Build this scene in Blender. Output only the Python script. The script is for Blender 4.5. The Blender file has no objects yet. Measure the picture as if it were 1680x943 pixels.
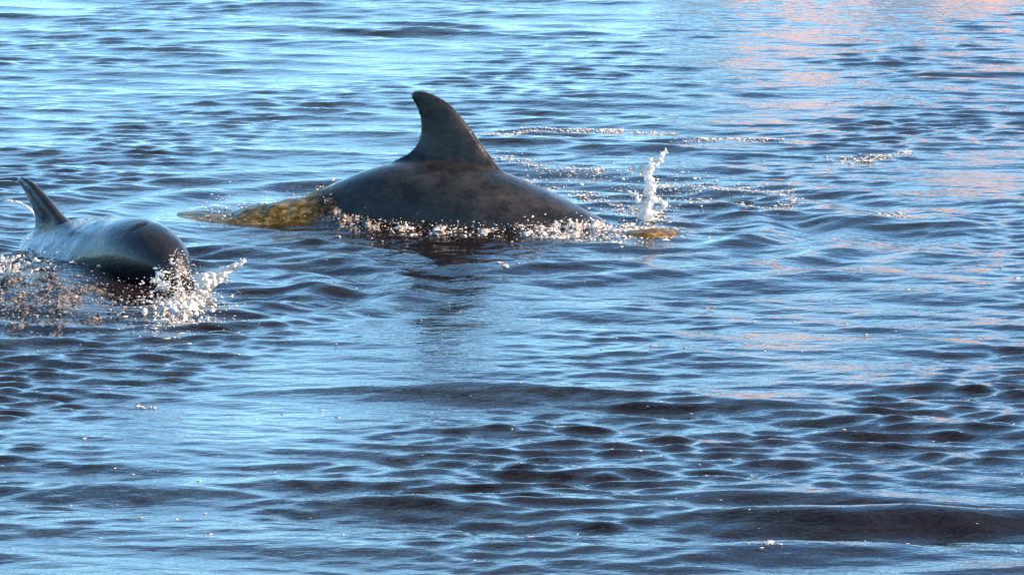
import bpy, bmesh, math, random
import numpy as np
from mathutils import Vector, Matrix, noise as mnoise

random.seed(7)
rng = np.random.default_rng(11)
scene = bpy.context.scene
C = scene.collection
R = math.radians

# ------------------------------------------------------------------ camera
CAM_H, PITCH, LENS = 2.6, R(7.92), 208.7
cam_data = bpy.data.cameras.new('camera')
cam = bpy.data.objects.new('camera', cam_data)
C.objects.link(cam)
cam.location = (0, 0, CAM_H)
cam.rotation_euler = (R(90) - PITCH, 0, 0)
cam_data.lens = LENS
cam_data.sensor_width = 36
cam_data.clip_start = 0.5
cam_data.clip_end = 3000
scene.camera = cam

# ------------------------------------------------------------------ sky, sun, exposure
SUN_EL, SUN_AZ = R(21), R(100)          # azimuth clockwise from +Y (the view direction)
world = bpy.data.worlds.new('World')
scene.world = world
world.use_nodes = True
wn, wl = world.node_tree.nodes, world.node_tree.links
wn.clear()
w_out = wn.new('ShaderNodeOutputWorld')
w_bg = wn.new('ShaderNodeBackground')
w_sky = wn.new('ShaderNodeTexSky')
w_sky.sky_type = 'NISHITA'
w_sky.sun_disc = False
w_sky.sun_elevation = SUN_EL
w_sky.sun_rotation = SUN_AZ
w_sky.air_density = 1.0
w_sky.dust_density = 0.0
w_sky.ozone_density = 4.2
w_sky.altitude = 1500
w_bg.inputs['Strength'].default_value = 0.135
# thin high cloud all over the sky
w_tc = wn.new('ShaderNodeTexCoord')
w_mp = wn.new('ShaderNodeMapping')
w_mp.inputs['Scale'].default_value = (1.0, 1.0, 3.5)
w_nz = wn.new('ShaderNodeTexNoise')
w_nz.inputs['Scale'].default_value = 4.5
w_nz.inputs['Detail'].default_value = 6
w_nz.inputs['Roughness'].default_value = 0.6
w_rp = wn.new('ShaderNodeValToRGB')
w_rp.color_ramp.elements[0].position = 0.46
w_rp.color_ramp.elements[0].color = (0, 0, 0, 1)
w_rp.color_ramp.elements[1].position = 0.72
w_rp.color_ramp.elements[1].color = (0.45, 0.45, 0.45, 1)
w_mx = wn.new('ShaderNodeMix')
w_mx.data_type = 'RGBA'
w_mx.inputs[7].default_value = (6.0, 7.6, 8.4, 1)
wl.new(w_tc.outputs['Generated'], w_mp.inputs[0])
wl.new(w_mp.outputs[0], w_nz.inputs['Vector'])
wl.new(w_nz.outputs[0], w_rp.inputs[0])
wl.new(w_rp.outputs[0], w_mx.inputs[0])
wl.new(w_sky.outputs[0], w_mx.inputs[6])
w_tint = wn.new('ShaderNodeMix')          # cool tint put on the sky to blue the water's reflections
w_tint.data_type = 'RGBA'
w_tint.blend_type = 'MULTIPLY'
w_tint.inputs[0].default_value = 1.0
w_tint.inputs[7].default_value = (0.72, 0.97, 1.05, 1)
wl.new(w_mx.outputs[2], w_tint.inputs[6])
wl.new(w_tint.outputs[2], w_bg.inputs['Color'])
wl.new(w_bg.outputs[0], w_out.inputs['Surface'])

sun_data = bpy.data.lights.new('sun', 'SUN')
sun_data.energy = 4.6
sun_data.angle = R(0.5)
sun_data.color = (1.0, 0.74, 0.50)
sun = bpy.data.objects.new('sun', sun_data)
C.objects.link(sun)
sd = Vector((math.sin(SUN_AZ) * math.cos(SUN_EL), math.cos(SUN_AZ) * math.cos(SUN_EL), math.sin(SUN_EL)))
sun.rotation_euler = sd.to_track_quat('Z', 'Y').to_euler()

scene.view_settings.view_transform = 'Standard'
scene.view_settings.look = 'None'
scene.view_settings.gamma = 1
scene.view_settings.exposure = 1.62
scene.render.engine = 'CYCLES'
scene.cycles.use_denoising = True
scene.cycles.max_bounces = 8
scene.cycles.caustics_reflective = False
scene.cycles.caustics_refractive = False


# ------------------------------------------------------------------ helpers
def at(px, py, z=0.0):
    """point of the place at height z that the photograph shows at pixel (px, py)"""
    k = 36.0 / LENS / 1680.0
    xc, yc = (px - 840.0) * k, -(py - 471.5) * k
    d = Vector((xc, math.cos(PITCH) + yc * math.sin(PITCH), -math.sin(PITCH) + yc * math.cos(PITCH)))
    t = (z - CAM_H) / d.z
    return Vector((d.x * t, d.y * t, z))


def at_np(px, py):
    k = 36.0 / LENS / 1680.0
    xc, yc = (px - 840.0) * k, -(py - 471.5) * k
    dy = math.cos(PITCH) + yc * math.sin(PITCH)
    dz = -math.sin(PITCH) + yc * math.cos(PITCH)
    t = -CAM_H / dz
    return xc * t, dy * t


def tag(o, label=None, cat=None, group=None, kind=None):
    for k, v in (('label', label), ('category', cat), ('group', group), ('kind', kind)):
        if v:
            o[k] = v
    return o


def mesh_np(name, verts, faces_flat, per_face, smooth=True):
    me = bpy.data.meshes.new(name)
    n, nf = len(verts), len(faces_flat) // per_face
    me.vertices.add(n)
    me.vertices.foreach_set('co', np.ascontiguousarray(verts, dtype=np.float32).ravel())
    me.loops.add(len(faces_flat))
    me.loops.foreach_set('vertex_index', np.ascontiguousarray(faces_flat, dtype=np.int32))
    me.polygons.add(nf)
    me.polygons.foreach_set('loop_start', np.arange(0, nf * per_face, per_face, dtype=np.int32))
    me.polygons.foreach_set('loop_total', np.full(nf, per_face, dtype=np.int32))
    me.update(calc_edges=True)
    me.validate()
    if smooth:
        me.polygons.foreach_set('use_smooth', np.ones(nf, dtype=bool))
    return me


def obj(name, me, mat, parent=None):
    o = bpy.data.objects.new(name, me)
    C.objects.link(o)
    if mat:
        me.materials.append(mat)
    if parent:
        o.parent = parent
    return o


class NT:
    """small helper round a material's node tree"""
    def __init__(self, name):
        self.mat = bpy.data.materials.new(name)
        self.mat.use_nodes = True
        self.n, self.l = self.mat.node_tree.nodes, self.mat.node_tree.links
        self.bsdf = self.n['Principled BSDF']
        self.out = self.n['Material Output']

    def new(self, t, **kw):
        nd = self.n.new(t)
        for k, v in kw.items():
            setattr(nd, k, v)
        return nd

    def link(self, a, b):
        self.l.new(a, b)

    def noise(self, scale, detail=4.0, rough=0.55, coord='Object', stretch=None):
        tc = self.new('ShaderNodeTexCoord')
        nz = self.new('ShaderNodeTexNoise')
        nz.inputs['Scale'].default_value = scale
        nz.inputs['Detail'].default_value = detail
        nz.inputs['Roughness'].default_value = rough
        if stretch:
            mp = self.new('ShaderNodeMapping')
            mp.inputs['Scale'].default_value = stretch
            self.link(tc.outputs[coord], mp.inputs[0])
            self.link(mp.outputs[0], nz.inputs['Vector'])
        else:
            self.link(tc.outputs[coord], nz.inputs['Vector'])
        return nz.outputs[0]

    def ramp(self, src, stops):
        r = self.new('ShaderNodeValToRGB')
        el = r.color_ramp.elements
        while len(el) < len(stops):
            el.new(0.5)
        for e, (p, c) in zip(el, stops):
            e.position = p
            e.color = (*c, 1) if len(c) == 3 else c
        self.link(src, r.inputs[0])
        return r.outputs[0]

    def bump(self, src, strength, dist, normal=None):
        b = self.new('ShaderNodeBump')
        b.inputs['Strength'].default_value = strength
        b.inputs['Distance'].default_value = dist
        self.link(src, b.inputs['Height'])
        if normal:
            self.link(normal, b.inputs['Normal'])
        return b.outputs[0]


# ------------------------------------------------------------------ materials
def mat_water():
    t = NT('peat_water')
    b = t.bsdf
    b.inputs['Base Color'].default_value = (0.0085, 0.0040, 0.0024, 1)
    b.inputs['Roughness'].default_value = 0.035
    b.inputs['IOR'].default_value = 1.333
    n1 = t.noise(16, 3, 0.6, stretch=(0.6, 1.2, 1.0))
    n2 = t.noise(34, 3, 0.6, stretch=(0.45, 1.3, 1.0))
    nn = t.bump(n1, 0.40, 0.012)
    nn = t.bump(n2, 0.20, 0.006, nn)
    t.link(nn, b.inputs['Normal'])
    return t.mat


def mat_skin(name, lo, hi, coat=0.15):
    t = NT(name)
    b = t.bsdf
    col = t.ramp(t.noise(17, 10, 0.78, stretch=(0.7, 1, 1.2)), [(0.40, lo), (0.66, hi)])
    t.link(col, b.inputs['Base Color'])
    rr = t.ramp(t.noise(14, 5, 0.6), [(0.40, (0.08,) * 3), (0.60, (0.34,) * 3)])
    t.link(rr, b.inputs['Roughness'])
    b.inputs['IOR'].default_value = 1.28
    b.inputs['Coat Weight'].default_value = coat
    b.inputs['Coat Roughness'].default_value = 0.08
    b.inputs['Coat IOR'].default_value = 1.33
    nn = t.bump(t.noise(24, 5, 0.65), 0.45, 0.008)
    nn = t.bump(t.noise(110, 4, 0.7), 0.5, 0.003, nn)
    t.link(nn, b.inputs['Normal'])
    return t.mat


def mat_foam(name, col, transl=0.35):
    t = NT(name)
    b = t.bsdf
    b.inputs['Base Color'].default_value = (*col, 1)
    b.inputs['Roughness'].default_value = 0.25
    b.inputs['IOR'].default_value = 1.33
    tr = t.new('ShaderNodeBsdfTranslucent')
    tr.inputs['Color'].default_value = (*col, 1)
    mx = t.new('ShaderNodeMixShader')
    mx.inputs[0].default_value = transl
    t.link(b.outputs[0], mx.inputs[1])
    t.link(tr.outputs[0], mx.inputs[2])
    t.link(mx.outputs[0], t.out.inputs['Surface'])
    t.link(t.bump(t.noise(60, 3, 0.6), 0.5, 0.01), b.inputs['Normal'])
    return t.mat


def mat_splash():
    """thrown water: clear where thin, white where full of air"""
    t = NT('splash_water')
    b = t.bsdf
    b.inputs['Base Color'].default_value = (0.96, 0.97, 0.98, 1)
    b.inputs['Roughness'].default_value = 0.08
    b.inputs['IOR'].default_value = 1.2
    b.inputs['Transmission Weight'].default_value = 1.0
    df = t.new('ShaderNodeBsdfDiffuse')
    df.inputs['Color'].default_value = (0.90, 0.88, 0.85, 1)
    tr = t.new('ShaderNodeBsdfTranslucent')
    tr.inputs['Color'].default_value = (0.90, 0.88, 0.85, 1)
    m1 = t.new('ShaderNodeMixShader')
    m1.inputs[0].default_value = 0.5
    t.link(df.outputs[0], m1.inputs[1])
    t.link(tr.outputs[0], m1.inputs[2])
    m2 = t.new('ShaderNodeMixShader')
    t.link(t.ramp(t.noise(40, 4, 0.65), [(0.34, (0.15,) * 3), (0.60, (0.90,) * 3)]), m2.inputs[0])
    t.link(b.outputs[0], m2.inputs[1])
    t.link(m1.outputs[0], m2.inputs[2])
    t.link(m2.outputs[0], t.out.inputs['Surface'])
    t.link(t.bump(t.noise(70, 3, 0.6), 0.5, 0.008), b.inputs['Normal'])
    return t.mat


def mat_drop():
    t = NT('droplet_water')
    b = t.bsdf
    b.inputs['Base Color'].default_value = (0.93, 0.92, 0.90, 1)
    b.inputs['Roughness'].default_value = 0.06
    b.inputs['IOR'].default_value = 1.333
    b.inputs['Transmission Weight'].default_value = 0.45
    return t.mat


def mat_amber():
    t = NT('thin_peat_water')
    b = t.bsdf
    col = t.ramp(t.noise(48, 5, 0.7, stretch=(0.5, 0.6, 1.5)), [(0.34, (0.05, 0.024, 0.004)), (0.46, (0.26, 0.13, 0.012)), (0.56, (0.48, 0.27, 0.04)), (0.68, (0.70, 0.56, 0.38))])
    t.link(col, b.inputs['Base Color'])
    b.inputs['Roughness'].default_value = 0.06
    b.inputs['IOR'].default_value = 1.333
    tr = t.new('ShaderNodeBsdfTranslucent')
    t.link(col, tr.inputs['Color'])
    mx = t.new('ShaderNodeMixShader')
    mx.inputs[0].default_value = 0.62
    t.link(b.outputs[0], mx.inputs[1])
    t.link(tr.outputs[0], mx.inputs[2])
    at_ = t.new('ShaderNodeAttribute', attribute_name='thickness')
    ad = t.new('ShaderNodeMath', operation='ADD')
    t.link(at_.outputs['Fac'], ad.inputs[0])
    t.link(t.noise(30, 5, 0.65), ad.inputs[1])
    cover = t.ramp(ad.outputs[0], [(0.62, (0.0,) * 3), (0.95, (1.0,) * 3)])
    tp = t.new('ShaderNodeBsdfTransparent')
    m3 = t.new('ShaderNodeMixShader')
    t.link(cover, m3.inputs[0])
    t.link(tp.outputs[0], m3.inputs[1])
    t.link(mx.outputs[0], m3.inputs[2])
    t.link(m3.outputs[0], t.out.inputs['Surface'])
    nn = t.bump(t.noise(40, 4, 0.6), 0.7, 0.012)
    t.link(nn, b.inputs['Normal'])
    return t.mat


def mat_film():
    t = NT('film_water')
    b = t.bsdf
    b.inputs['Base Color'].default_value = (0.36, 0.42, 0.47, 1)  # pale blue-grey colour paints the wet sheen onto the film
    b.inputs['Roughness'].default_value = 0.08
    b.inputs['IOR'].default_value = 1.333
    tp = t.new('ShaderNodeBsdfTransparent')
    mx = t.new('ShaderNodeMixShader')
    fac = t.ramp(t.noise(11, 4, 0.6), [(0.30, (0.15,) * 3), (0.72, (0.85,) * 3)])
    t.link(fac, mx.inputs[0])
    t.link(tp.outputs[0], mx.inputs[1])
    t.link(b.outputs[0], mx.inputs[2])
    t.link(mx.outputs[0], t.out.inputs['Surface'])
    t.link(t.bump(t.noise(22, 4, 0.6), 0.6, 0.02), b.inputs['Normal'])
    return t.mat


def mat_churn(name, stops):
    t = NT(name)
    b = t.bsdf
    col = t.ramp(t.noise(34, 5, 0.7), stops)
    t.link(col, b.inputs['Base Color'])
    b.inputs['Roughness'].default_value = 0.15
    b.inputs['IOR'].default_value = 1.333
    t.link(t.bump(t.noise(45, 4, 0.7), 0.8, 0.02), b.inputs['Normal'])
    return t.mat


def mat_plain(name, col, rough=0.7, var=0.3, scale=3.0):
    t = NT(name)
    lo = tuple(c * (1 - var) for c in col)
    hi = tuple(min(1, c * (1 + var)) for c in col)
    t.link(t.ramp(t.noise(scale, 5, 0.6), [(0.3, lo), (0.7, hi)]), t.bsdf.inputs['Base Color'])
    t.bsdf.inputs['Roughness'].default_value = rough
    return t.mat


M = dict(
    water=mat_water(),
    skin=mat_skin('wet_dolphin_skin', (0.008, 0.007, 0.0065), (0.041, 0.033, 0.028)),
    skin_pale=mat_skin('wet_dolphin_skin_paler', (0.007, 0.0065, 0.007), (0.026, 0.019, 0.016), 0.35),
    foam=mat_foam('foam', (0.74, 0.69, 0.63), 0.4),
    foam_shaded=mat_foam('shaded_foam', (0.32, 0.28, 0.25), 0.3),  # darker copy of the foam, the dolphin's shadow put into its colour
    splash=mat_splash(),
    drop=mat_drop(),
    amber=mat_amber(),
    film=mat_film(),
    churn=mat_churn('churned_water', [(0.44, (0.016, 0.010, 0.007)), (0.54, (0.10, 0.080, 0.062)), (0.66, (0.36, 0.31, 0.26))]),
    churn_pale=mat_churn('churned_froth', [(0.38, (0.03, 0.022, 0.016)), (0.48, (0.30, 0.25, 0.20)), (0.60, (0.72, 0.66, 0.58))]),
    blowhole=mat_plain('blowhole_skin', (0.008, 0.007, 0.007), 0.4),
    leaf=mat_plain('dead_leaf', (0.36, 0.14, 0.03), 0.5, 0.4, 60),
    brick=mat_plain('orange_render', (0.92, 0.32, 0.04), 0.8, 0.2, 0.6),
    slate=mat_plain('slate_roof', (0.05, 0.045, 0.045), 0.6, 0.3, 1.0),
    glass=mat_plain('dark_window', (0.02, 0.02, 0.025), 0.1, 0.2, 1.0),
    door=mat_plain('door_paint', (0.10, 0.05, 0.03), 0.5, 0.2, 2.0),
    bank=mat_plain('stone_bank', (0.10, 0.075, 0.05), 0.9, 0.4, 0.8),
)

# ------------------------------------------------------------------ water surface
# sum of travelling waves, crests drawn together as real short waves do
TW = []
BANDS = [  # wavelength range, number of waves, slope rms, main heading (deg, 270 = towards camera), spread
    (0.90, 2.20, 26, 0.018, 262, 22),
    (0.38, 0.90, 44, 0.042, 256, 18),
    (0.16, 0.38, 60, 0.066, 259, 17),
    (0.07, 0.16, 66, 0.102, 268, 22),
]
for bi, (l0, l1, n, srms, hd, spr) in enumerate(BANDS):
    for i in range(n):
        lam = math.exp(rng.uniform(math.log(l0), math.log(l1)))
        k = 2 * math.pi / lam
        a = srms * math.sqrt(2.0 / n) / k * rng.uniform(0.6, 1.4)
        th = R(hd + rng.normal(0, spr))
        TW.append((bi, k * math.cos(th), k * math.sin(th), a, rng.uniform(0, 2 * math.pi), lam))


def smooth_noise(x, y, scale, seed):
    r = np.random.default_rng(seed)
    out = np.zeros_like(x)
    for i in range(9):
        th, l = r.uniform(0, 6.283), scale * r.uniform(0.6, 1.7)
        out += np.sin((x * math.cos(th) + 0.45 * y * math.sin(th)) * 6.283 / l + r.uniform(0, 6.283))
    return out / 2.1


def packet(x, y, px, py, wx, wy, lam, amp, ang, phase):
    """a single short wave group seen at (px, py): half widths wx, wy in metres"""
    c = at(px, py)
    ca, sa = math.cos(R(ang)), math.sin(R(ang))
    u = (x - c.x) * ca + (y - c.y) * sa
    v = -(x - c.x) * sa + (y - c.y) * ca
    return amp * np.exp(-(u / wx) ** 2 - (v / wy) ** 2) * np.cos(v * 2 * math.pi / lam + phase)


D1 = at(760, 372)
D2 = at(215, 470)
SP = at(1062, 376)


def surface(x, y, spacing=None):
    """rest position -> displaced point of the water surface"""
    x = np.asarray(x, dtype=np.float32)
    y = np.asarray(y, dtype=np.float32)
    dx, dy, z = np.zeros_like(x), np.zeros_like(x), np.zeros_like(x)
    m1 = np.clip(1.0 + 0.40 * smooth_noise(x, y, 2.6, 5), 0.25, 1.9)
    m2 = np.clip(1.0 + 0.55 * smooth_noise(x, y, 1.5, 6), 0.40, 2.2)
    m3 = np.clip(1.0 + 0.60 * smooth_noise(x, y, 1.1, 9), 0.35, 2.4)
    # slicks left by the animals
    rs = ((x - D1.x + 0.04) / 0.36) ** 2 + ((y - D1.y + 1.3) / 1.7) ** 2
    slick = 1.0 - 0.70 * np.exp(-rs)
    slick = slick * (1.0 - 0.75 * np.exp(-((x - SP.x) / 0.35) ** 2 - ((y - SP.y + 0.3) / 0.7) ** 2))
    far = np.clip(1.02 - (y - 15.0) * 0.028, 0.62, 1.02)
    # lee of the far bank
    lee = 1.0 - 0.75 / (1 + np.exp(-(y - 26.8) / 0.35)) / (1 + np.exp(-(x - 0.7) / 0.22))
    far = far * lee
    mods = [far, m1 * slick * far, m2 * slick * far, m3 * slick * np.sqrt(far / lee)]
    for bi, kx, ky, a, ph, lam in TW:
        amp = a * mods[bi]
        if spacing is not None:
            amp = amp * np.clip(lam / (spacing * 2.5) - 1.0, 0, 1)
        p = kx * x + ky * y + np.float32(ph)
        c = np.cos(p)
        s = np.sin(p)
        kk = math.hypot(kx, ky)
        z += amp * c
        dx -= amp * s * np.float32(kx / kk)
        dy -= amp * s * np.float32(ky / kk)
    # named waves of the foreground
    z += packet(x, y, 1500, 852, 0.60, 0.24, 0.46, 0.042, -4, 0.4)
    z += packet(x, y, 1250, 905, 0.45, 0.22, 0.50, 0.028, 3, 0.2)
    z += packet(x, y, 800, 640, 0.34, 0.24, 0.52, 0.028, -8, 0.3)
    z += packet(x, y, 620, 828, 0.36, 0.22, 0.46, 0.024, -5, 0.0)
    z += packet(x, y, 210, 800, 0.40, 0.24, 0.50, 0.022, -6, 0.5)
    z += packet(x, y, 1400, 560, 0.55, 0.40, 0.66, 0.014, -10, 0.1)
    # rings round the diving dolphin, its splash and the lunging dolphin
    for (c, lam, amp, r0, w) in ((D1, 0.34, 0.008, 1.25, 0.6), (SP, 0.22, 0.005, 0.55, 0.3), (D2, 0.30, 0.010, 0.75, 0.4)):
        r = np.hypot(x - c.x, y - c.y)
        z += amp * np.exp(-((r - r0) / w) ** 2) * np.cos(r * 2 * math.pi / lam)
    # water heaped up along the bodies
    tl = at(560, 366)
    z += 0.050 * np.exp(-((x - tl.x) / 0.17) ** 2 - ((y - tl.y) / 0.20) ** 2)
    z += 0.030 * np.exp(-((x - D1.x) / 0.55) ** 2 - ((y - D1.y - 0.10) / 0.22) ** 2)
    z += 0.030 * np.exp(-((x - D2.x + 0.30) / 0.25) ** 2 - ((y - D2.y) / 0.35) ** 2)
    z -= 0.030 * np.exp(-((x - D2.x - 0.05) / 0.16) ** 2 - ((y - D2.y) / 0.45) ** 2)
    return x + 0.75 * dx, y + 0.75 * dy, z


def axis(lo, hi, step, lim_lo, lim_hi, growth=1.16):
    core = list(np.arange(lo, hi + step * 0.5, step))
    up, s, v = [], step, core[-1]
    while v < lim_hi:
        s *= growth
        v += s
        up.append(v)
    dn, s, v = [], step, core[0]
    while v > lim_lo:
        s *= growth
        v -= s
        dn.append(v)
    return np.array(dn[::-1] + core + up)


xs = axis(-3.3, 3.3, 0.0105, -500, 500)
core = [13.6]
while core[-1] < 33.5:                  # rows as fine as they need to be at their distance
    core.append(core[-1] + 0.0105 * (core[-1] / 14.0) ** 1.25)
dn_, up_ = [], []
s_ = 0.0105
v_ = core[0]
while v_ > -60:
    s_ *= 1.16
    v_ -= s_
    dn_.append(v_)
s_, v_ = core[-1] - core[-2], core[-1]
while v_ < 900:
    s_ *= 1.12
    v_ += s_
    up_.append(v_)
ys = np.array(dn_[::-1] + core + up_)
gx, gy = np.meshgrid(xs, ys)
sx = np.gradient(xs)
sy = np.gradient(ys)
spc = np.maximum(sx[None, :], sy[:, None]).astype(np.float32)
X, Y, Z = surface(gx.ravel(), gy.ravel(), spc.ravel())
nx, ny = len(xs), len(ys)
idx = np.arange(nx * ny, dtype=np.int32).reshape(ny, nx)
quads = np.stack([idx[:-1, :-1], idx[:-1, 1:], idx[1:, 1:], idx[1:, :-1]], -1).ravel()
water = obj('water', mesh_np('water', np.stack([X, Y, Z], -1), quads, 4), M['water'])
tag(water, 'rippled dark peaty water reflecting a blue sky', 'water', kind='structure')


# ------------------------------------------------------------------ far bank seen only as a reflection
def box(bm, x0, x1, y0, y1, z0, z1):
    vs = [bm.verts.new(p) for p in ((x0, y0, z0), (x1, y0, z0), (x1, y1, z0), (x0, y1, z0),
                                    (x0, y0, z1), (x1, y0, z1), (x1, y1, z1), (x0, y1, z1))]
    for f in ((0, 3, 2, 1), (4, 5, 6, 7), (0, 1, 5, 4), (1, 2, 6, 5), (2, 3, 7, 6), (3, 0, 4, 7)):
        bm.faces.new([vs[i] for i in f])


def bm_obj(name, bm, mat, parent=None):
    me = bpy.data.meshes.new(name)
    bmesh.ops.recalc_face_normals(bm, faces=bm.faces)
    bm.to_mesh(me)
    bm.free()
    return obj(name, me, mat, parent)


bm = bmesh.new()
prof = [(-400, -1.0), (-400, 1.2), (400, 1.2), (400, -1.0)]
box(bm, 4.4, 500, 146, 700, -1.0, 1.9)
bank = tag(bm_obj('river_bank', bm, M['bank']), 'low stone bank on the far side of the water', 'bank', kind='structure')


def house(x, y, w, d, h, rot, label, nwin, wall=None, kind='house'):
    wall = wall or M['brick']
    root = bpy.data.objects.new('waterside_' + kind, None)
    C.objects.link(root)
    root.location = (x, y, 1.9)
    root.rotation_euler = (0, 0, rot)
    tag(root, label, kind, 'houses on the far bank' if kind == 'house' else None)
    bm = bmesh.new()
    box(bm, -w / 2, w / 2, 0, d, 0, h)
    bm_obj('wall', bm, wall, root)
    bm = bmesh.new()
    a = [bm.verts.new(p) for p in ((-w / 2 - .3, -.3, h), (w / 2 + .3, -.3, h), (w / 2 + .3, d + .3, h), (-w / 2 - .3, d + .3, h),
                                   (-w / 2 - .3, d / 2, h + d * .3), (w / 2 + .3, d / 2, h + d * .3))]
    for f in ((0, 1, 5, 4), (2, 3, 4, 5), (0, 4, 3), (1, 2, 5), (0, 3, 2, 1)):
        bm.faces.new([a[i] for i in f])
    roof = bm_obj('roof', bm, M['slate'], root)
    bm = bmesh.new()
    box(bm, w / 2 - 1.4, w / 2 - .6, d / 2 - .4, d / 2 + .4, h + d * .2, h + d * .3 + .9)
    bm_obj('chimney', bm, wall, roof)
    for r in range(int((h - 1.0) / 2.4)):
        for c in range(nwin):
            cx = -w / 2 + (c + .5) * w / nwin
            z0 = 0.9 + r * 2.4
            if r == 0 and c == nwin // 2:
                bm = bmesh.new()
                box(bm, cx - .5, cx + .5, -.06, .05, 0.02, 2.1)
                bm_obj('door', bm, M['door'], root)
                continue
            bm = bmesh.new()
            box(bm, cx - .45, cx + .45, -.05, .05, z0, z0 + 1.4)
            bm_obj('window', bm, M['glass'], root)
    return root


house(7.4, 150, 4.0, 4, 6.8, R(30), 'lower orange rendered house on the far bank, nearest the open water', 2)
house(12.4, 152, 3.4, 4, 8.4, R(30), 'tallest narrow orange rendered house between two others on the far bank', 2)
house(17.6, 154, 4.0, 4, 6.9, R(30), 'orange rendered house on the far bank, farthest right', 2)
house(17.5, 164, 25.0, 6, 7.6, R(3), 'long dark brown stone warehouse behind the orange houses', 9, M['bank'], 'warehouse')


# ------------------------------------------------------------------ dolphins
def interp(xs_, ys_, x):
    return np.interp(x, xs_, ys_)


S_ = [0.00, 0.03, 0.07, 0.11, 0.14, 0.18, 0.24, 0.34, 0.48, 0.70, 0.95, 1.20, 1.45, 1.70, 1.95, 2.20, 2.40, 2.55, 2.62]
W_ = [.010, .030, .038, .044, .060, .085, .110, .132, .155, .185, .205, .210, .195, .155, .105, .060, .036, .028, .012]
U_ = [.008, .022, .028, .034, .066, .096, .120, .138, .155, .180, .200, .208, .195, .160, .115, .078, .050, .026, .010]
D_ = [.008, .022, .030, .036, .052, .074, .100, .128, .155, .185, .210, .215, .195, .155, .110, .075, .050, .026, .010]


def smooth_curve(xs_, ys_, n=4000):
    t = np.linspace(xs_[0], xs_[-1], n)
    v = np.interp(t, xs_, ys_)
    k = np.hanning(121)
    k /= k.sum()
    pad = np.pad(v, 60, mode='edge')
    return t, np.convolve(pad, k, 'valid')


def remeshed(name, verts, faces, voxel, smooth_it=6):
    me = bpy.data.meshes.new(name + '_raw')
    me.from_pydata(verts, [], faces)
    bm = bmesh.new()
    bm.from_mesh(me)
    bmesh.ops.recalc_face_normals(bm, faces=bm.faces)
    bm.to_mesh(me)
    bm.free()
    o = bpy.data.objects.new(name + '_raw', me)
    C.objects.link(o)
    r = o.modifiers.new('r', 'REMESH')
    r.mode = 'VOXEL'
    r.voxel_size = voxel
    s = o.modifiers.new('s', 'SMOOTH')
    s.iterations = smooth_it
    s.factor = 0.5
    dg = bpy.context.evaluated_depsgraph_get()
    dg.update()
    out = bpy.data.meshes.new_from_object(o.evaluated_get(dg))
    out.name = name
    bpy.data.objects.remove(o)
    bpy.data.meshes.remove(me)
    out.polygons.foreach_set('use_smooth', np.ones(len(out.polygons), dtype=bool))
    return out


FIN_LEAD = [(-.10, .085), (-.04, .045), (0, 0), (.08, -.063), (.165, -.125), (.235, -.188), (.265, -.245), (.276, -.285)]
FIN_TRAIL = [(-.10, -.44), (0, -.43), (.032, -.390), (.045, -.362), (.07, -.324), (.10, -.301), (.144, -.293), (.187, -.297), (.229, -.313), (.258, -.330), (.276, -.320)]


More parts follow.
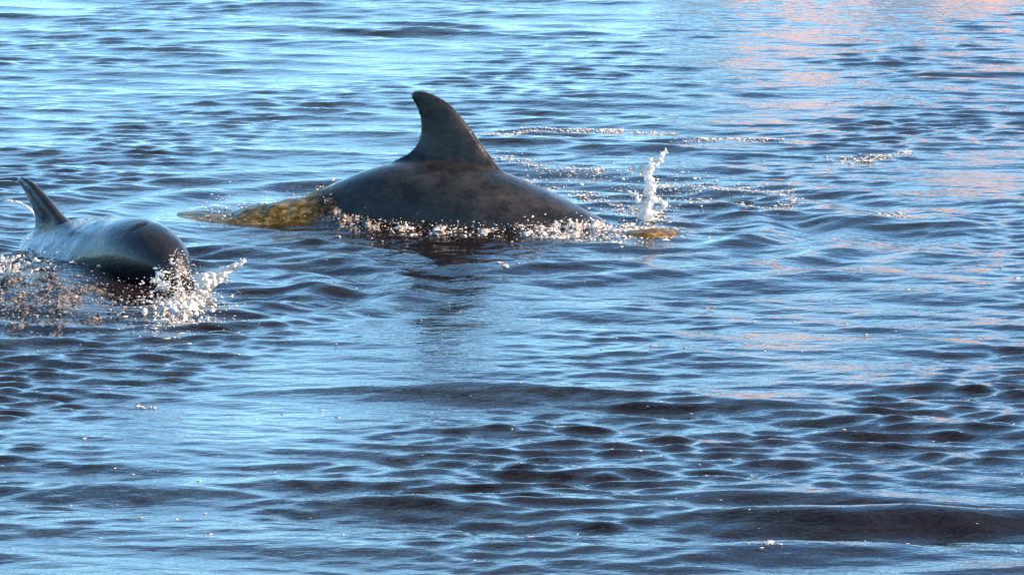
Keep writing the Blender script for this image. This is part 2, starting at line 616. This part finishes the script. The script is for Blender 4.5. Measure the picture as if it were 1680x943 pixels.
class Dolphin:
    def __init__(self, pitch, anchor_s, fin_rot, scale=1.0, fin_scale=1.0, fin_s=1.15):
        self.fin_s = fin_s
        self.k = scale
        self.s = np.linspace(0, 2.62, 420)
        ps, pa = zip(*pitch)
        ts, tv = smooth_curve(list(ps), list(pa))
        ph = np.radians(np.interp(self.s, ts, tv))
        self.ph = ph
        ds = self.s[1] - self.s[0]
        x = -np.concatenate([[0], np.cumsum(np.cos((ph[1:] + ph[:-1]) / 2) * ds)])
        z = -np.concatenate([[0], np.cumsum(np.sin((ph[1:] + ph[:-1]) / 2) * ds)])
        self.x, self.z = x, z
        self.U, self.Wd, self.Dn = [np.interp(self.s, *smooth_curve(S_, v)) for v in (U_, W_, D_)]
        self.U[:25], self.Wd[:25], self.Dn[:25] = [np.interp(self.s[:25], S_, v) for v in (U_, W_, D_)]
        a = self.back(anchor_s)
        self.x = self.x - a[0]
        self.z = self.z - a[1]
        self.fin_rot, self.fin_scale = fin_rot, fin_scale

    def i(self, s):
        return int(np.argmin(np.abs(self.s - s)))

    def back(self, s, f=1.0):
        i = self.i(s)
        return (self.x[i] - math.sin(self.ph[i]) * self.U[i] * f, self.z[i] + math.cos(self.ph[i]) * self.U[i] * f)

    def frame(self, s, y, h):
        i = self.i(s)
        return (self.x[i] - math.sin(self.ph[i]) * h, y, self.z[i] + math.cos(self.ph[i]) * h)

    def build(self, name, mat, voxel=0.0085):
        V, F = [], []
        NR = 40

        def loft(rings, cap=True):
            b = len(V)
            n = len(rings[0])
            for r in rings:
                V.extend(r)
            for j in range(len(rings) - 1):
                for q in range(n):
                    q2 = (q + 1) % n
                    F.append((b + j * n + q, b + j * n + q2, b + (j + 1) * n + q2, b + (j + 1) * n + q))
            if cap:
                F.append(tuple(b + q for q in range(n))[::-1])
                F.append(tuple(b + (len(rings) - 1) * n + q for q in range(n)))

        rings = []
        for j in range(0, 420, 3):
            ring = []
            for q in range(NR):
                a = 2 * math.pi * q / NR
                c_, s_ = math.cos(a), math.sin(a)
                h = (self.U[j] if c_ > 0 else self.Dn[j]) * c_
                y = self.Wd[j] * math.copysign(abs(s_) ** 0.92, s_)
                ring.append((self.x[j] - math.sin(self.ph[j]) * h, y, self.z[j] + math.cos(self.ph[j]) * h))
            rings.append(ring)
        loft(rings)
        # dorsal fin
        ax, az = self.back(self.fin_s)
        cr, sr = math.cos(self.fin_rot), math.sin(self.fin_rot)
        rings = []
        for h in list(np.linspace(-.09, .24, 20)) + [.25, .258, .265, .271, .275]:
            le = np.interp(h, *zip(*FIN_LEAD))
            tr = np.interp(h, *zip(*FIN_TRAIL))
            th = 0.034 * max(0.0, 1 - max(h, 0) / .30) ** 0.8 + 0.009
            if h < 0.05:
                th += (0.05 - h) * 0.35
            ring = []
            for q in range(20):
                a = 2 * math.pi * q / 20
                u = (1 + math.cos(a)) / 2
                x = tr + (le - tr) * u
                y = th * math.sin(a) * (0.55 + 0.6 * u)
                X_, Z_ = x * self.fin_scale, h * self.fin_scale
                ring.append((ax + X_ * cr - Z_ * sr, y, az + X_ * sr + Z_ * cr))
            rings.append(ring)
        loft(rings)
        # flippers
        for sg in (-1, 1):
            rings = []
            for j in range(9):
                t = j / 8
                ch = 0.16 * (1 - t) ** 0.7 + 0.03
                cx = 0.62 + 0.26 * t ** 1.3
                cy = sg * (0.12 + 0.26 * t)
                hz = -0.12 - 0.16 * t
                ring = []
                for q in range(12):
                    a = 2 * math.pi * q / 12
                    ring.append(self.frame(cx + ch / 2 * math.cos(a), cy, hz + (0.026 * (1 - t) + 0.009) * math.sin(a)))
                rings.append(ring)
            loft(rings)
        # flukes
        for sg in (-1, 1):
            rings = []
            for j in range(10):
                t = j / 9
                ch = 0.19 * (1 - t) ** 0.8 + 0.025
                cx = 2.44 + 0.17 * t ** 1.4
                ring = []
                for q in range(12):
                    a = 2 * math.pi * q / 12
                    ring.append(self.frame(cx + ch / 2 * math.cos(a) * (1 if t < .99 else .6), sg * (0.0 + 0.32 * t), (0.024 * (1 - t) + 0.009) * math.sin(a)))
                rings.append(ring)
            loft(rings)
        V = [(v[0] * self.k, v[1] * self.k, v[2] * self.k) for v in V]
        me = remeshed(name, V, F, voxel)
        return obj(name, me, mat)


# the big dolphin rolling forwards, head already under
d1 = Dolphin([(0, -40), (.35, -23), (.7, -22), (.95, -22), (1.12, -20), (1.26, -9), (1.38, 0), (1.54, 14), (1.75, 23), (2.2, 28), (2.62, 24)],
             1.15, 0.0)
dol1 = d1.build('dolphin', M['skin'])
dol1.location = at(826, 283, 0.178)
dol1.rotation_euler = (0, 0, R(-12))
tag(dol1, 'large dark grey dolphin rolling forward with tall curved dorsal fin, head under water', 'dolphin', 'dolphins at the surface')

# the smaller one coming up towards the camera
d2 = Dolphin([(0, -34), (.2, -28), (.36, 0), (.5, 15), (.7, 15), (.9, 14), (1.2, 14), (1.6, 18), (2.0, 22), (2.62, 22)], 0.34, R(14), 0.86, 0.88, 0.98)
dol2 = d2.build('dolphin', M['skin_pale'], 0.0075)
dol2.location = at(232, 372, 0.163)
dol2.rotation_euler = (R(20), 0, R(-60))
tag(dol2, 'smaller dolphin surfacing towards the viewer with rounded head and blowhole in heavy spray', 'dolphin', 'dolphins at the surface')


def on_dolphin(d, s, ang, lift=0.0):
    i = d.i(s)
    c_, s_ = math.cos(ang), math.sin(ang)
    h = (d.U[i] if c_ > 0 else d.Dn[i]) * c_ + lift * c_
    y = d.Wd[i] * s_ + lift * s_
    p = d.frame(s, y, h)
    return Vector(p) * d.k


# blowhole: a dark crescent slit
bm = bmesh.new()
row = []
for j in range(9):
    t = (j - 4) / 4
    p = on_dolphin(d2, 0.342 + 0.014 * t * t, t * 0.34, 0.0015)
    q = on_dolphin(d2, 0.376 - 0.006 * t * t, t * 0.34, 0.0015)
    m_ = on_dolphin(d2, 0.359 + 0.005 * t * t, t * 0.34, 0.0050 * (1 - abs(t)) + 0.001)
    row.append([bm.verts.new(v) for v in (p, m_, q)])
for j in range(8):
    for e in range(2):
        bm.faces.new((row[j][e], row[j][e + 1], row[j + 1][e + 1], row[j + 1][e]))
bl = bm_obj('blowhole', bm, M['blowhole'], dol2)

# ------------------------------------------------------------------ water thrown up: blobs, drops, foam
ICO = bmesh.new()
bmesh.ops.create_icosphere(ICO, subdivisions=1, radius=1.0)
ICO_V = np.array([v.co[:] for v in ICO.verts], dtype=np.float32)
ICO_F = np.array([[v.index for v in f.verts] for f in ICO.faces], dtype=np.int32)
ICO.free()


def lumps(name, pts, rad, mat, flat=(1, 1, 1), jitter=0.35):
    """many small separate drops or foam flecks in one mesh"""
    n = len(pts)
    pts = np.asarray(pts, dtype=np.float32)
    rad = np.asarray(rad, dtype=np.float32)
    nv = len(ICO_V)
    base = ICO_V[None] * (1 + jitter * rng.uniform(-1, 1, (n, nv, 1)).astype(np.float32))
    th = rng.uniform(0, 6.283, n)
    c_, s_ = np.cos(th)[:, None].astype(np.float32), np.sin(th)[:, None].astype(np.float32)
    bx, by, bz = base[..., 0] * flat[0], base[..., 1] * flat[1], base[..., 2] * flat[2]
    el = rng.uniform(0.9, 2.8, (n, 1)).astype(np.float32)
    bx = bx * el
    v = np.stack([bx * c_ - by * s_, bx * s_ + by * c_, bz], -1) * rad[:, None, None] + pts[:, None, :]
    f = (ICO_F[None] + (np.arange(n, dtype=np.int32) * nv)[:, None, None]).ravel()
    return obj(name, mesh_np(name, v.reshape(-1, 3), f, 3), mat)


def blob(name, pts, rad, mat, voxel=0.006, smooth_it=3):
    """one connected sheet or column of thrown water"""
    V, F = [], []
    for p, r in zip(pts, rad):
        b = len(V)
        V.extend([(p[0] + v[0] * r, p[1] + v[1] * r, p[2] + v[2] * r) for v in ICO_V])
        F.extend([tuple(int(q) + b for q in f) for f in ICO_F])
    me = remeshed(name, V, F, voxel, smooth_it)
    if name == 'splash':                # one connected piece
        bm = bmesh.new()
        bm.from_mesh(me)
        seen, best = set(), []
        for v0 in bm.verts:
            if v0 in seen:
                continue
            seen.add(v0)
            isl, stack = [], [v0]
            while stack:
                v = stack.pop()
                isl.append(v)
                for e in v.link_edges:
                    w = e.other_vert(v)
                    if w not in seen:
                        seen.add(w)
                        stack.append(w)
            if len(isl) > len(best):
                best = isl
        keep = set(best)
        bmesh.ops.delete(bm, geom=[v for v in bm.verts if v not in keep], context='VERTS')
        bm.to_mesh(me)
        bm.free()
    return obj(name, me, mat)


def strands(pts, length, r0, out=None, m=5):
    """short curling threads of water growing from each point"""
    P, Q = [], []
    for i, p in enumerate(pts):
        a = rng.uniform(0, 6.283)
        d = np.array([math.cos(a) * rng.uniform(.4, 1.3), math.sin(a) * rng.uniform(.2, .8), rng.uniform(0.05, 1.0)])
        if out is not None:
            d = d + out
        L = length * rng.uniform(0.3, 1.6)
        r = r0 * math.exp(rng.normal(0, 0.35))
        for j in range(m):
            t = j / (m - 1)
            P.append(np.asarray(p) + d * L * t + np.array([0, 0, -0.5 * L * t * t]) + rng.normal(0, r * 0.4, 3))
            Q.append(max(0.0016, r * (1 - 0.7 * t) * rng.uniform(.7, 1.2)))
    return P, Q


def path_px(pts, n):
    """points along a polyline given in photo pixels"""
    pts = np.array(pts, float)
    seg = np.hypot(*(pts[1:] - pts[:-1]).T)
    cum = np.concatenate([[0], np.cumsum(seg)])
    t = rng.uniform(0, cum[-1], n)
    return np.interp(t, cum, pts[:, 0]), np.interp(t, cum, pts[:, 1])


def foam_on_water(name, px, py, rad, mat, lift=0.0, flat=(1.2, 1.0, 0.45)):
    x, y = at_np(px, py)
    X, Y, Z = surface(x, y)
    pts = np.stack([X, Y, Z + rad * 0.15 + lift], -1)
    return lumps(name, pts, rad, mat, flat)


def lognorm(n, med, sig, hi):
    return np.minimum(med * np.exp(rng.normal(0, sig, n)), hi)


def froth(name, px, py, lift, rad, mat, label, voxel=0.0035, smooth_it=1, length=0.022):
    """churned water: many bubbles and lips of water run together"""
    x, y = at_np(np.asarray(px, float), np.asarray(py, float))
    X, Y, Z = surface(x, y)
    pts = np.stack([X, Y, Z + lift], -1)
    P, Q = strands(pts, length, float(np.median(rad)))
    o = blob(name, P, Q, mat, voxel, smooth_it)
    return tag(o, label, 'foam', kind='stuff')


def broken_water(name, p0, p1, nu, nv, amp, mat, label, fx=13.0, fy=7.0, seed=1.7, power=3.0, mask=0.7, tilt=None):
    """a low heap of torn, frothing water lying on the surface between two photo corners"""
    c0, c1 = at(*p0), at(*p1)
    gx_, gy_ = np.meshgrid(np.linspace(c0.x, c1.x, nu), np.linspace(c0.y, c1.y, nv))
    X1, Y1, Z1 = surface(gx_.ravel(), gy_.ravel())
    V = np.stack([X1, Y1, Z1], -1)
    uu, vv = np.meshgrid(np.linspace(-1, 1, nu), np.linspace(-1, 1, nv))
    env = (np.clip(1 - np.abs(uu) ** power, 0, 1) * np.clip(1 - np.abs(vv) ** power, 0, 1)).ravel()
    for q in range(len(V)):
        nz = mnoise.turbulence(Vector((V[q, 0] * fx, V[q, 1] * fy, seed)), 5, False, noise_basis='PERLIN_ORIGINAL', amplitude_scale=0.6, frequency_scale=2.1)
        n2_ = mnoise.noise(Vector((V[q, 0] * 7, V[q, 1] * 5, seed + 7.6)))
        e = max(0.0, min(1.0, env[q] * 1.5 - 0.35 + mask * n2_))
        V[q, 2] += e * (0.004 + amp * nz) - 0.020 * (1 - e)
    idx = np.arange(nu * nv, dtype=np.int32).reshape(nv, nu)
    qd = np.stack([idx[:-1, :-1], idx[:-1, 1:], idx[1:, 1:], idx[1:, :-1]], -1).ravel()
    o = obj(name, mesh_np(name, V, qd, 4), mat)
    return tag(o, label, 'foam', kind='stuff')


broken_water('foam', (600, 388), (850, 354), 230, 90, 0.026, M['churn_pale'], 'sunlit froth heaped against the flank of the large dolphin', 16, 9, 4.4)
broken_water('foam', (835, 396), (1015, 368), 170, 70, 0.020, M['churn_pale'], 'sunlit froth beside the diving shoulder of the large dolphin', 18, 10, 6.1)
broken_water('foam', (490, 388), (680, 340), 170, 90, 0.030, M['churn'], 'dull broken water at the tail end of the large dolphin', 14, 8, 2.3)
# foam along the near side of the big dolphin
n1, n2, n3 = 650, 380, 300
px = np.concatenate([rng.normal(735, 52, n1), rng.normal(925, 38, n2), rng.uniform(545, 1000, n3)])
py = np.concatenate([rng.normal(369, 6, n1), rng.normal(382, 4, n2), rng.normal(369, 9, n3)])
froth('foam', px, py, np.abs(rng.normal(0, 0.010, len(px))), lognorm(len(px), 0.0026, 0.4, 0.011), M['foam'],
      'tan foam churned along the side of the large dolphin', 0.0026, 1, 0.026)
n = 1500
px = np.concatenate([rng.normal(735, 75, n), rng.normal(920, 55, 800), rng.normal(610, 35, 700)])
py = np.concatenate([rng.normal(370, 9, n), rng.normal(382, 6, 800), rng.normal(356, 12, 700)])
o = foam_on_water('foam', px, py, lognorm(len(px), 0.0011, 0.6, 0.005), M['foam'], np.abs(rng.normal(0, 0.016, len(px))), (1, 1, .8))
tag(o, 'fine tan flecks of foam and drops by the flank of the large dolphin', 'foam', kind='stuff')

# foam trails and ring behind and to the right
chunks = []
for pts, n, sp in (([(800, 222), (880, 214), (1010, 212), (1100, 218)], 700, 3.5),
                   ([(1120, 236), (1200, 230), (1290, 236)], 300, 3.5),
                   ([(1350, 262), (1420, 262), (1490, 250)], 300, 4.0),
                   ([(850, 285), (930, 310), (1010, 345), (1100, 372)], 800, 5.0),
                   ([(820, 255), (900, 282), (990, 285)], 400, 8.0),
                   ([(1080, 300), (1190, 308), (1300, 318)], 650, 9.0),
                   ([(1130, 330), (1250, 345), (1330, 330)], 300, 9.0),
                   ([(1440, 352), (1490, 356)], 160, 3.5)):
    a, b = path_px(pts, n)
    # flecks gather in clumps
    cx = rng.choice(len(a), max(8, n // 14))
    pick = rng.choice(cx, n)
    chunks.append((a[pick] + rng.normal(0, 9, n), b[pick] + rng.normal(0, sp * 0.5, n) + (b - b[pick]) * 0.15))
px = np.concatenate([c[0] for c in chunks])
py = np.concatenate([c[1] for c in chunks])
o = foam_on_water('foam', px, py, lognorm(len(px), 0.0021, 0.5, 0.006), M['foam'])
tag(o, 'scattered foam flecks in broken rings beyond the large dolphin', 'foam', kind='stuff')

# sparse flecks over the rest of the water; bright clusters imitate sun glints
n = 260
px, py = rng.uniform(0, 1680, n), rng.uniform(430, 930, n)
glint_spots = [(1660, 838, 6, 14), (1256, 908, 8, 10), (1478, 889, 7, 8), (1462, 828, 5, 6), (236, 662, 10, 10), (825, 438, 5, 8)]
px = np.concatenate([px] + [rng.normal(g[0], g[2], g[3]) for g in glint_spots])
py = np.concatenate([py] + [rng.normal(g[1], 2.5, g[3]) for g in glint_spots])
rad = np.concatenate([lognorm(n, 0.0020, 0.4, 0.004)] + [lognorm(g[3], 0.0045, 0.4, 0.008) for g in glint_spots])
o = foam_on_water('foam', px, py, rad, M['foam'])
tag(o, 'sparse tiny foam flecks over the nearer water, with white clusters standing in for sun glints', 'foam', kind='stuff')

# --- the upright splash by the diving dolphin's head
base = at(1066, 367)


def up(px, py):
    """point above the splash's base at the depth of the base"""
    k = base.y / math.cos(0) * 36.0 / LENS / 1680.0
    return Vector((base.x + (px - 1066) * k * 1.015, base.y, (367 - py) * k * 1.03))


P, Rr = [], []
for pts, r0, r1 in (([(1066, 382), (1062, 350), (1064, 320), (1066, 290), (1068, 268)], 0.042, 0.010),
                    ([(1066, 345), (1072, 320), (1070, 295)], 0.020, 0.008),
                    ([(1066, 290), (1045, 283), (1028, 274), (1008, 268)], 0.016, 0.006),
                    ([(1068, 275), (1082, 266), (1094, 254)], 0.016, 0.007),
                    ([(1062, 360), (1048, 340), (1040, 325)], 0.016, 0.005),
                    ([(1072, 350), (1086, 345), (1092, 336)], 0.012, 0.005)):
    m = 16
    for j in range(m):
        t = j / (m - 1) * (len(pts) - 1)
        q = min(int(t), len(pts) - 2)
        f = t - q
        p = up(pts[q][0] * (1 - f) + pts[q + 1][0] * f, pts[q][1] * (1 - f) + pts[q + 1][1] * f)
        p += Vector((random.gauss(0, .005), random.gauss(0, .012), random.gauss(0, .005)))
        P.append(p)
        Rr.append((r0 + (r1 - r0) * j / (m - 1)) * random.uniform(0.50, 0.95))
P2, R2 = strands(P + P[:24] + P[::2], 0.06, 0.0036, np.array([0, 0, 0.6]), 9)
sp = blob('splash', P + P2, Rr + R2, M['splash'], 0.0032, 1)
tag(sp, 'upright white water splash forking at the top beside the large dolphin', 'splash')
n = 420
ang = rng.uniform(0, 6.283, n)
hh = rng.uniform(0, 1, n) ** 1.2
rr = np.abs(rng.normal(0, 0.05, n)) + 0.02 + 0.06 * hh
pts = np.stack([base.x + rr * np.cos(ang) * 1.5, base.y + rr * np.sin(ang), 0.01 + 0.27 * hh * np.exp(-rr * 3)], -1)
o = lumps('spray', pts, lognorm(n, 0.0014, 0.45, 0.004), M['foam'])
tag(o, 'fine spray drops round the upright splash', 'spray', kind='stuff')
px = np.concatenate([rng.normal(1060, 28, 380), rng.normal(1020, 12, 160)])
py = np.concatenate([rng.normal(384, 6, 380), rng.normal(384, 8, 160)])
o = foam_on_water('foam', px, py, lognorm(540, 0.0030, 0.45, 0.008), M['foam'])
tag(o, 'white foam round the foot of the upright splash', 'foam', kind='stuff')


# --- amber water heaped up where the light shines through
def ridge(name, pts, half, height, label, seed, rising=False):
    """a thin lifted lip of water along a line given in photo pixels"""
    pts = np.array(pts, float)
    seg = np.hypot(*(pts[1:] - pts[:-1]).T)
    cum = np.concatenate([[0], np.cumsum(seg)])
    nu, nv = 200, 30
    u = np.repeat(np.linspace(0, 1, nu), nv)
    v = np.tile(np.linspace(-1, 1, nv), nu)
    cx, cy = at_np(np.interp(u * cum[-1], cum, pts[:, 0]), np.interp(u * cum[-1], cum, pts[:, 1]))
    env = np.clip(np.sin(np.pi * u ** (1.25 if rising else 1.0)), 0, 1) ** 0.5
    y = cy + v * half * (0.5 + 0.5 * env)
    X1, Y1, Z1 = surface(cx, y)
    nz = np.array([mnoise.turbulence(Vector((a_ * 8 + seed, b_ * 4, seed)), 3, False, noise_basis='PERLIN_ORIGINAL',
                                     amplitude_scale=0.45, frequency_scale=2.0) for a_, b_ in zip(cx, y)])
    hgt = height * env * (1 - v * v) ** 1.2 * (0.72 + 0.30 * nz) * ((0.25 + 0.75 * u) if rising else 1.0)
    V = np.stack([X1, Y1, Z1 + hgt - 0.006 * v * v], -1)
    V = np.array(V)
    idx = np.arange(nu * nv, dtype=np.int32).reshape(nu, nv)
    q = np.stack([idx[:-1, :-1], idx[1:, :-1], idx[1:, 1:], idx[:-1, 1:]], -1).ravel()
    me = mesh_np(name, V, q, 4)
    at_ = me.attributes.new('thickness', 'FLOAT', 'POINT')
    th = np.clip((0.80 - u) / 0.42, 0, 1) if rising else 0.62 * np.clip(np.minimum(u, 1 - u) / 0.2, 0, 1)
    th = th * np.clip((1 - np.abs(v)) / 0.25, 0, 1)
    at_.data.foreach_set('value', th.astype(np.float32))
    o = obj(name, me, M['amber'])
    return tag(o, label, 'wave crest')


ridge('wave_crest', [(290, 353), (370, 359), (450, 363), (530, 366), (625, 366)], 0.17, 0.112,
      'golden brown crest of water sliding over the tail of the large dolphin', 3.1, True)
ridge('wave_crest', [(1020, 386), (1060, 388), (1118, 386)], 0.09, 0.024,
      'short amber crest of water at the foot of the upright splash', 8.4)
a, b = path_px([(330, 346), (430, 346), (500, 340), (600, 330)], 420)
o = foam_on_water('foam', a + rng.normal(0, 8, 420), b + rng.normal(10, 8, 420), lognorm(420, 0.0015, 0.4, 0.004), M['foam'],
                  np.abs(rng.normal(0, .03, 420)), (1, 1, .8))
tag(o, 'foam flecks along the golden crest over the tail', 'foam', kind='stuff')

a, b = path_px([(330, 352), (430, 356), (520, 358), (650, 354)], 300)
froth('foam', a + rng.normal(0, 6, 300), b + rng.normal(4, 5, 300), (a - 300) / 300 * 0.075 * rng.uniform(0.1, 1.15, 300), lognorm(300, 0.003, 0.4, 0.008),
      M['foam'], 'pale threads of foam breaking off the golden crest', 0.003, 1, 0.035)

# --- turmoil round the surfacing dolphin
head = at(262, 490)
broken_water('churned_water', (-140, 560), (250, 452), 220, 150, 0.024, M['churn'], 'heaped broken water, shade put into its dark colour, left of the surfacing dolphin')  # dark tones mix peaty water with painted shade
broken_water('foam', (225, 548), (345, 470), 110, 110, 0.030, M['churn_pale'], 'cream froth heaped in front of the surfacing dolphin', 16, 8, 3.9)
broken_water('foam', (-120, 462), (125, 425), 180, 80, 0.038, M['churn_pale'], 'sunlit froth below the fin of the surfacing dolphin', 15, 8, 5.2)
n = 300
px, py = rng.normal(65, 80, n), rng.normal(498, 20, n)
froth('foam', px, py, np.abs(rng.normal(0.0, .012, n)), lognorm(n, 0.0032, 0.45, 0.012), M['foam_shaded'],
      'threads of foam, darkened for shade, over the broken water on the left', 0.004, 1, 0.03)
n = 2000
px, py = rng.normal(75, 85, n), rng.normal(500, 24, n)
o = foam_on_water('foam', px, py, lognorm(n, 0.0010, 0.65, 0.005), M['foam_shaded'], np.abs(rng.normal(0, .03, n)), (1, 1, .9))
tag(o, 'shade-toned drops flying above the shaded foam on the left', 'spray', kind='stuff')
n = 260
px, py = rng.normal(40, 48, n), rng.normal(446, 8, n)
froth('foam', px, py, np.abs(rng.normal(0, .022, n)), lognorm(n, 0.0036, 0.45, 0.018), M['foam'],
      'bright sunlit foam beneath the fin of the surfacing dolphin', 0.004, 1, 0.03)
n = 260
px, py = rng.normal(300, 26, n), rng.normal(498, 17, n)
froth('foam', px, py, np.abs(rng.normal(0, .010, n)), lognorm(n, 0.005, 0.45, 0.014), M['foam'],
      'cream foam in front of the surfacing dolphin', 0.004)
n = 900
px, py = rng.normal(290, 42, n), rng.normal(508, 22, n)
o = foam_on_water('foam', px, py, lognorm(n, 0.0021, 0.5, 0.006), M['foam'])
tag(o, 'fine cream flecks drifting in front of the surfacing dolphin', 'foam', kind='stuff')

# thin sheet of water washing over its back
bm = bmesh.new()
rows = []
for i in range(60):
    sv = 0.60 + i / 59 * 0.90
    row = []
    for j in range(41):
        a = -1.75 + j / 40 * 3.5
        nz = mnoise.fractal(Vector((sv * 7, a * 2.2, 4.0)), 1.0, 2.0, 4)
        edge = min(1.0, (sv - 0.60) / 0.14)
        lift = edge * (0.012 + 0.020 * nz + 0.020 * max(0, sv - .7)) - 0.006
        row.append(bm.verts.new(on_dolphin(d2, sv, a, lift)))
    rows.append(row)
for i in range(59):
    for j in range(40):
        f = bm.faces.new((rows[i][j], rows[i][j + 1], rows[i + 1][j + 1], rows[i + 1][j]))
        f.smooth = True
film = bm_obj('water_sheet', bm, M['film'])
film.location, film.rotation_euler = dol2.location, dol2.rotation_euler
tag(film, 'thin pale sheet of water washing over the back of the surfacing dolphin', 'water sheet')


def spray_cloud(name, c, n, spread, hmax, med, mat, label, seed=0):
    ang = rng.uniform(0, 6.283, n)
    r = np.abs(rng.normal(0, 1, n))
    h = rng.uniform(0, 1, n) ** 1.6 * np.exp(-r * 0.5)
    pts = np.stack([c.x + spread[0] * r * np.cos(ang), c.y + spread[1] * r * np.sin(ang), c.z + hmax * h], -1)
    o = lumps(name, pts, lognorm(n, med, 0.7, med * 4), mat)
    return tag(o, label, 'spray', kind='stuff')


# water thrown over the beak
P, Rr = [], []
bk = at(292, 492)
for j in range(150):
    u = rng.uniform(-1, 1)
    h = rng.uniform(0, 1)
    P.append(Vector((bk.x + 0.085 * u + rng.normal(0, .008), bk.y + 0.03 + rng.normal(0, .035), 0.0 + h * 0.125 * (1 - 0.45 * u * u))))
    Rr.append(rng.uniform(0.006, 0.017))
P2, R2 = strands(P[::2], 0.045, 0.005, np.array([0.1, -0.1, 0.5]))
o = blob('splash', P + P2, [r * .55 for r in Rr] + R2, M['splash'], 0.004, 1)
tag(o, 'ragged cream splash breaking over the beak of the surfacing dolphin', 'splash')
spray_cloud('spray', Vector((bk.x, bk.y, 0)), 1100, (0.075, 0.05), 0.17, 0.0010, M['foam'], 'spray drops in front of the surfacing dolphin')

# tongue of water to its right
P, Rr = [], []
tb = at(325, 480)
for j in range(150):
    t = (j + rng.uniform(0, 1)) / 150
    w = (1 - t) * 0.034
    P.append(Vector((tb.x + 0.150 * t, tb.y + rng.normal(0, .012), 0.0 + 0.088 * t ** 0.9 + rng.uniform(-w, w) + 0.012)))
    Rr.append((0.010 * (1 - t) + 0.0045) * rng.uniform(.7, 1.2))
P2, R2 = strands(P[::2], 0.03, 0.0032, np.array([0.8, 0, 0.4]), 5)
o = blob('splash', P + P2, Rr + R2, M['foam'], 0.0032, 1)
tag(o, 'pointed tongue of tan water flung to the right of the surfacing dolphin', 'splash')

# arc of water coming off its fin
P, Rr = [], []
fb = at(72, 402)
kf = fb.y * 36.0 / LENS / 1680.0
for j in range(60):
    t = j / 59
    a, b = (1 - t) ** 2 * 72 + 2 * t * (1 - t) * 66 + t * t * 5, (1 - t) ** 2 * 400 + 2 * t * (1 - t) * 325 + t * t * 328
    P.append(Vector((fb.x + (a - 72) * kf, fb.y + rng.normal(0, .006), (402 - b) * kf)))
    Rr.append(rng.uniform(0.003, 0.007))
o = blob('splash', P, Rr, M['splash'], 0.0035, 1)
tag(o, 'thin arc of white water trailing from the fin of the surfacing dolphin', 'splash')

# --- a dead leaf afloat
c = at(1165, 507)
X1, Y1, Z1 = surface(np.array([c.x]), np.array([c.y]))
bm = bmesh.new()
ring = []
for j in range(18):
    a = 2 * math.pi * j / 18
    r = 0.013 * (1 + 0.25 * math.cos(2 * a)) * (1 + 0.12 * math.sin(5 * a))
    ring.append(bm.verts.new((r * math.cos(a) * 1.1, r * math.sin(a), 0.003 * math.cos(2 * a) + 0.003)))
cv = bm.verts.new((0, 0, 0))
for j in range(18):
    bm.faces.new((cv, ring[j], ring[(j + 1) % 18]))
ext = bmesh.ops.extrude_face_region(bm, geom=bm.faces[:])
bmesh.ops.translate(bm, verts=[v for v in ext['geom'] if isinstance(v, bmesh.types.BMVert)], vec=(0, 0, 0.0015))
lf = bm_obj('leaf', bm, M['leaf'])
lf.location = (float(X1[0]), float(Y1[0]), float(Z1[0]) + 0.004)
tag(lf, 'small orange brown dead leaf floating on the open water', 'leaf')
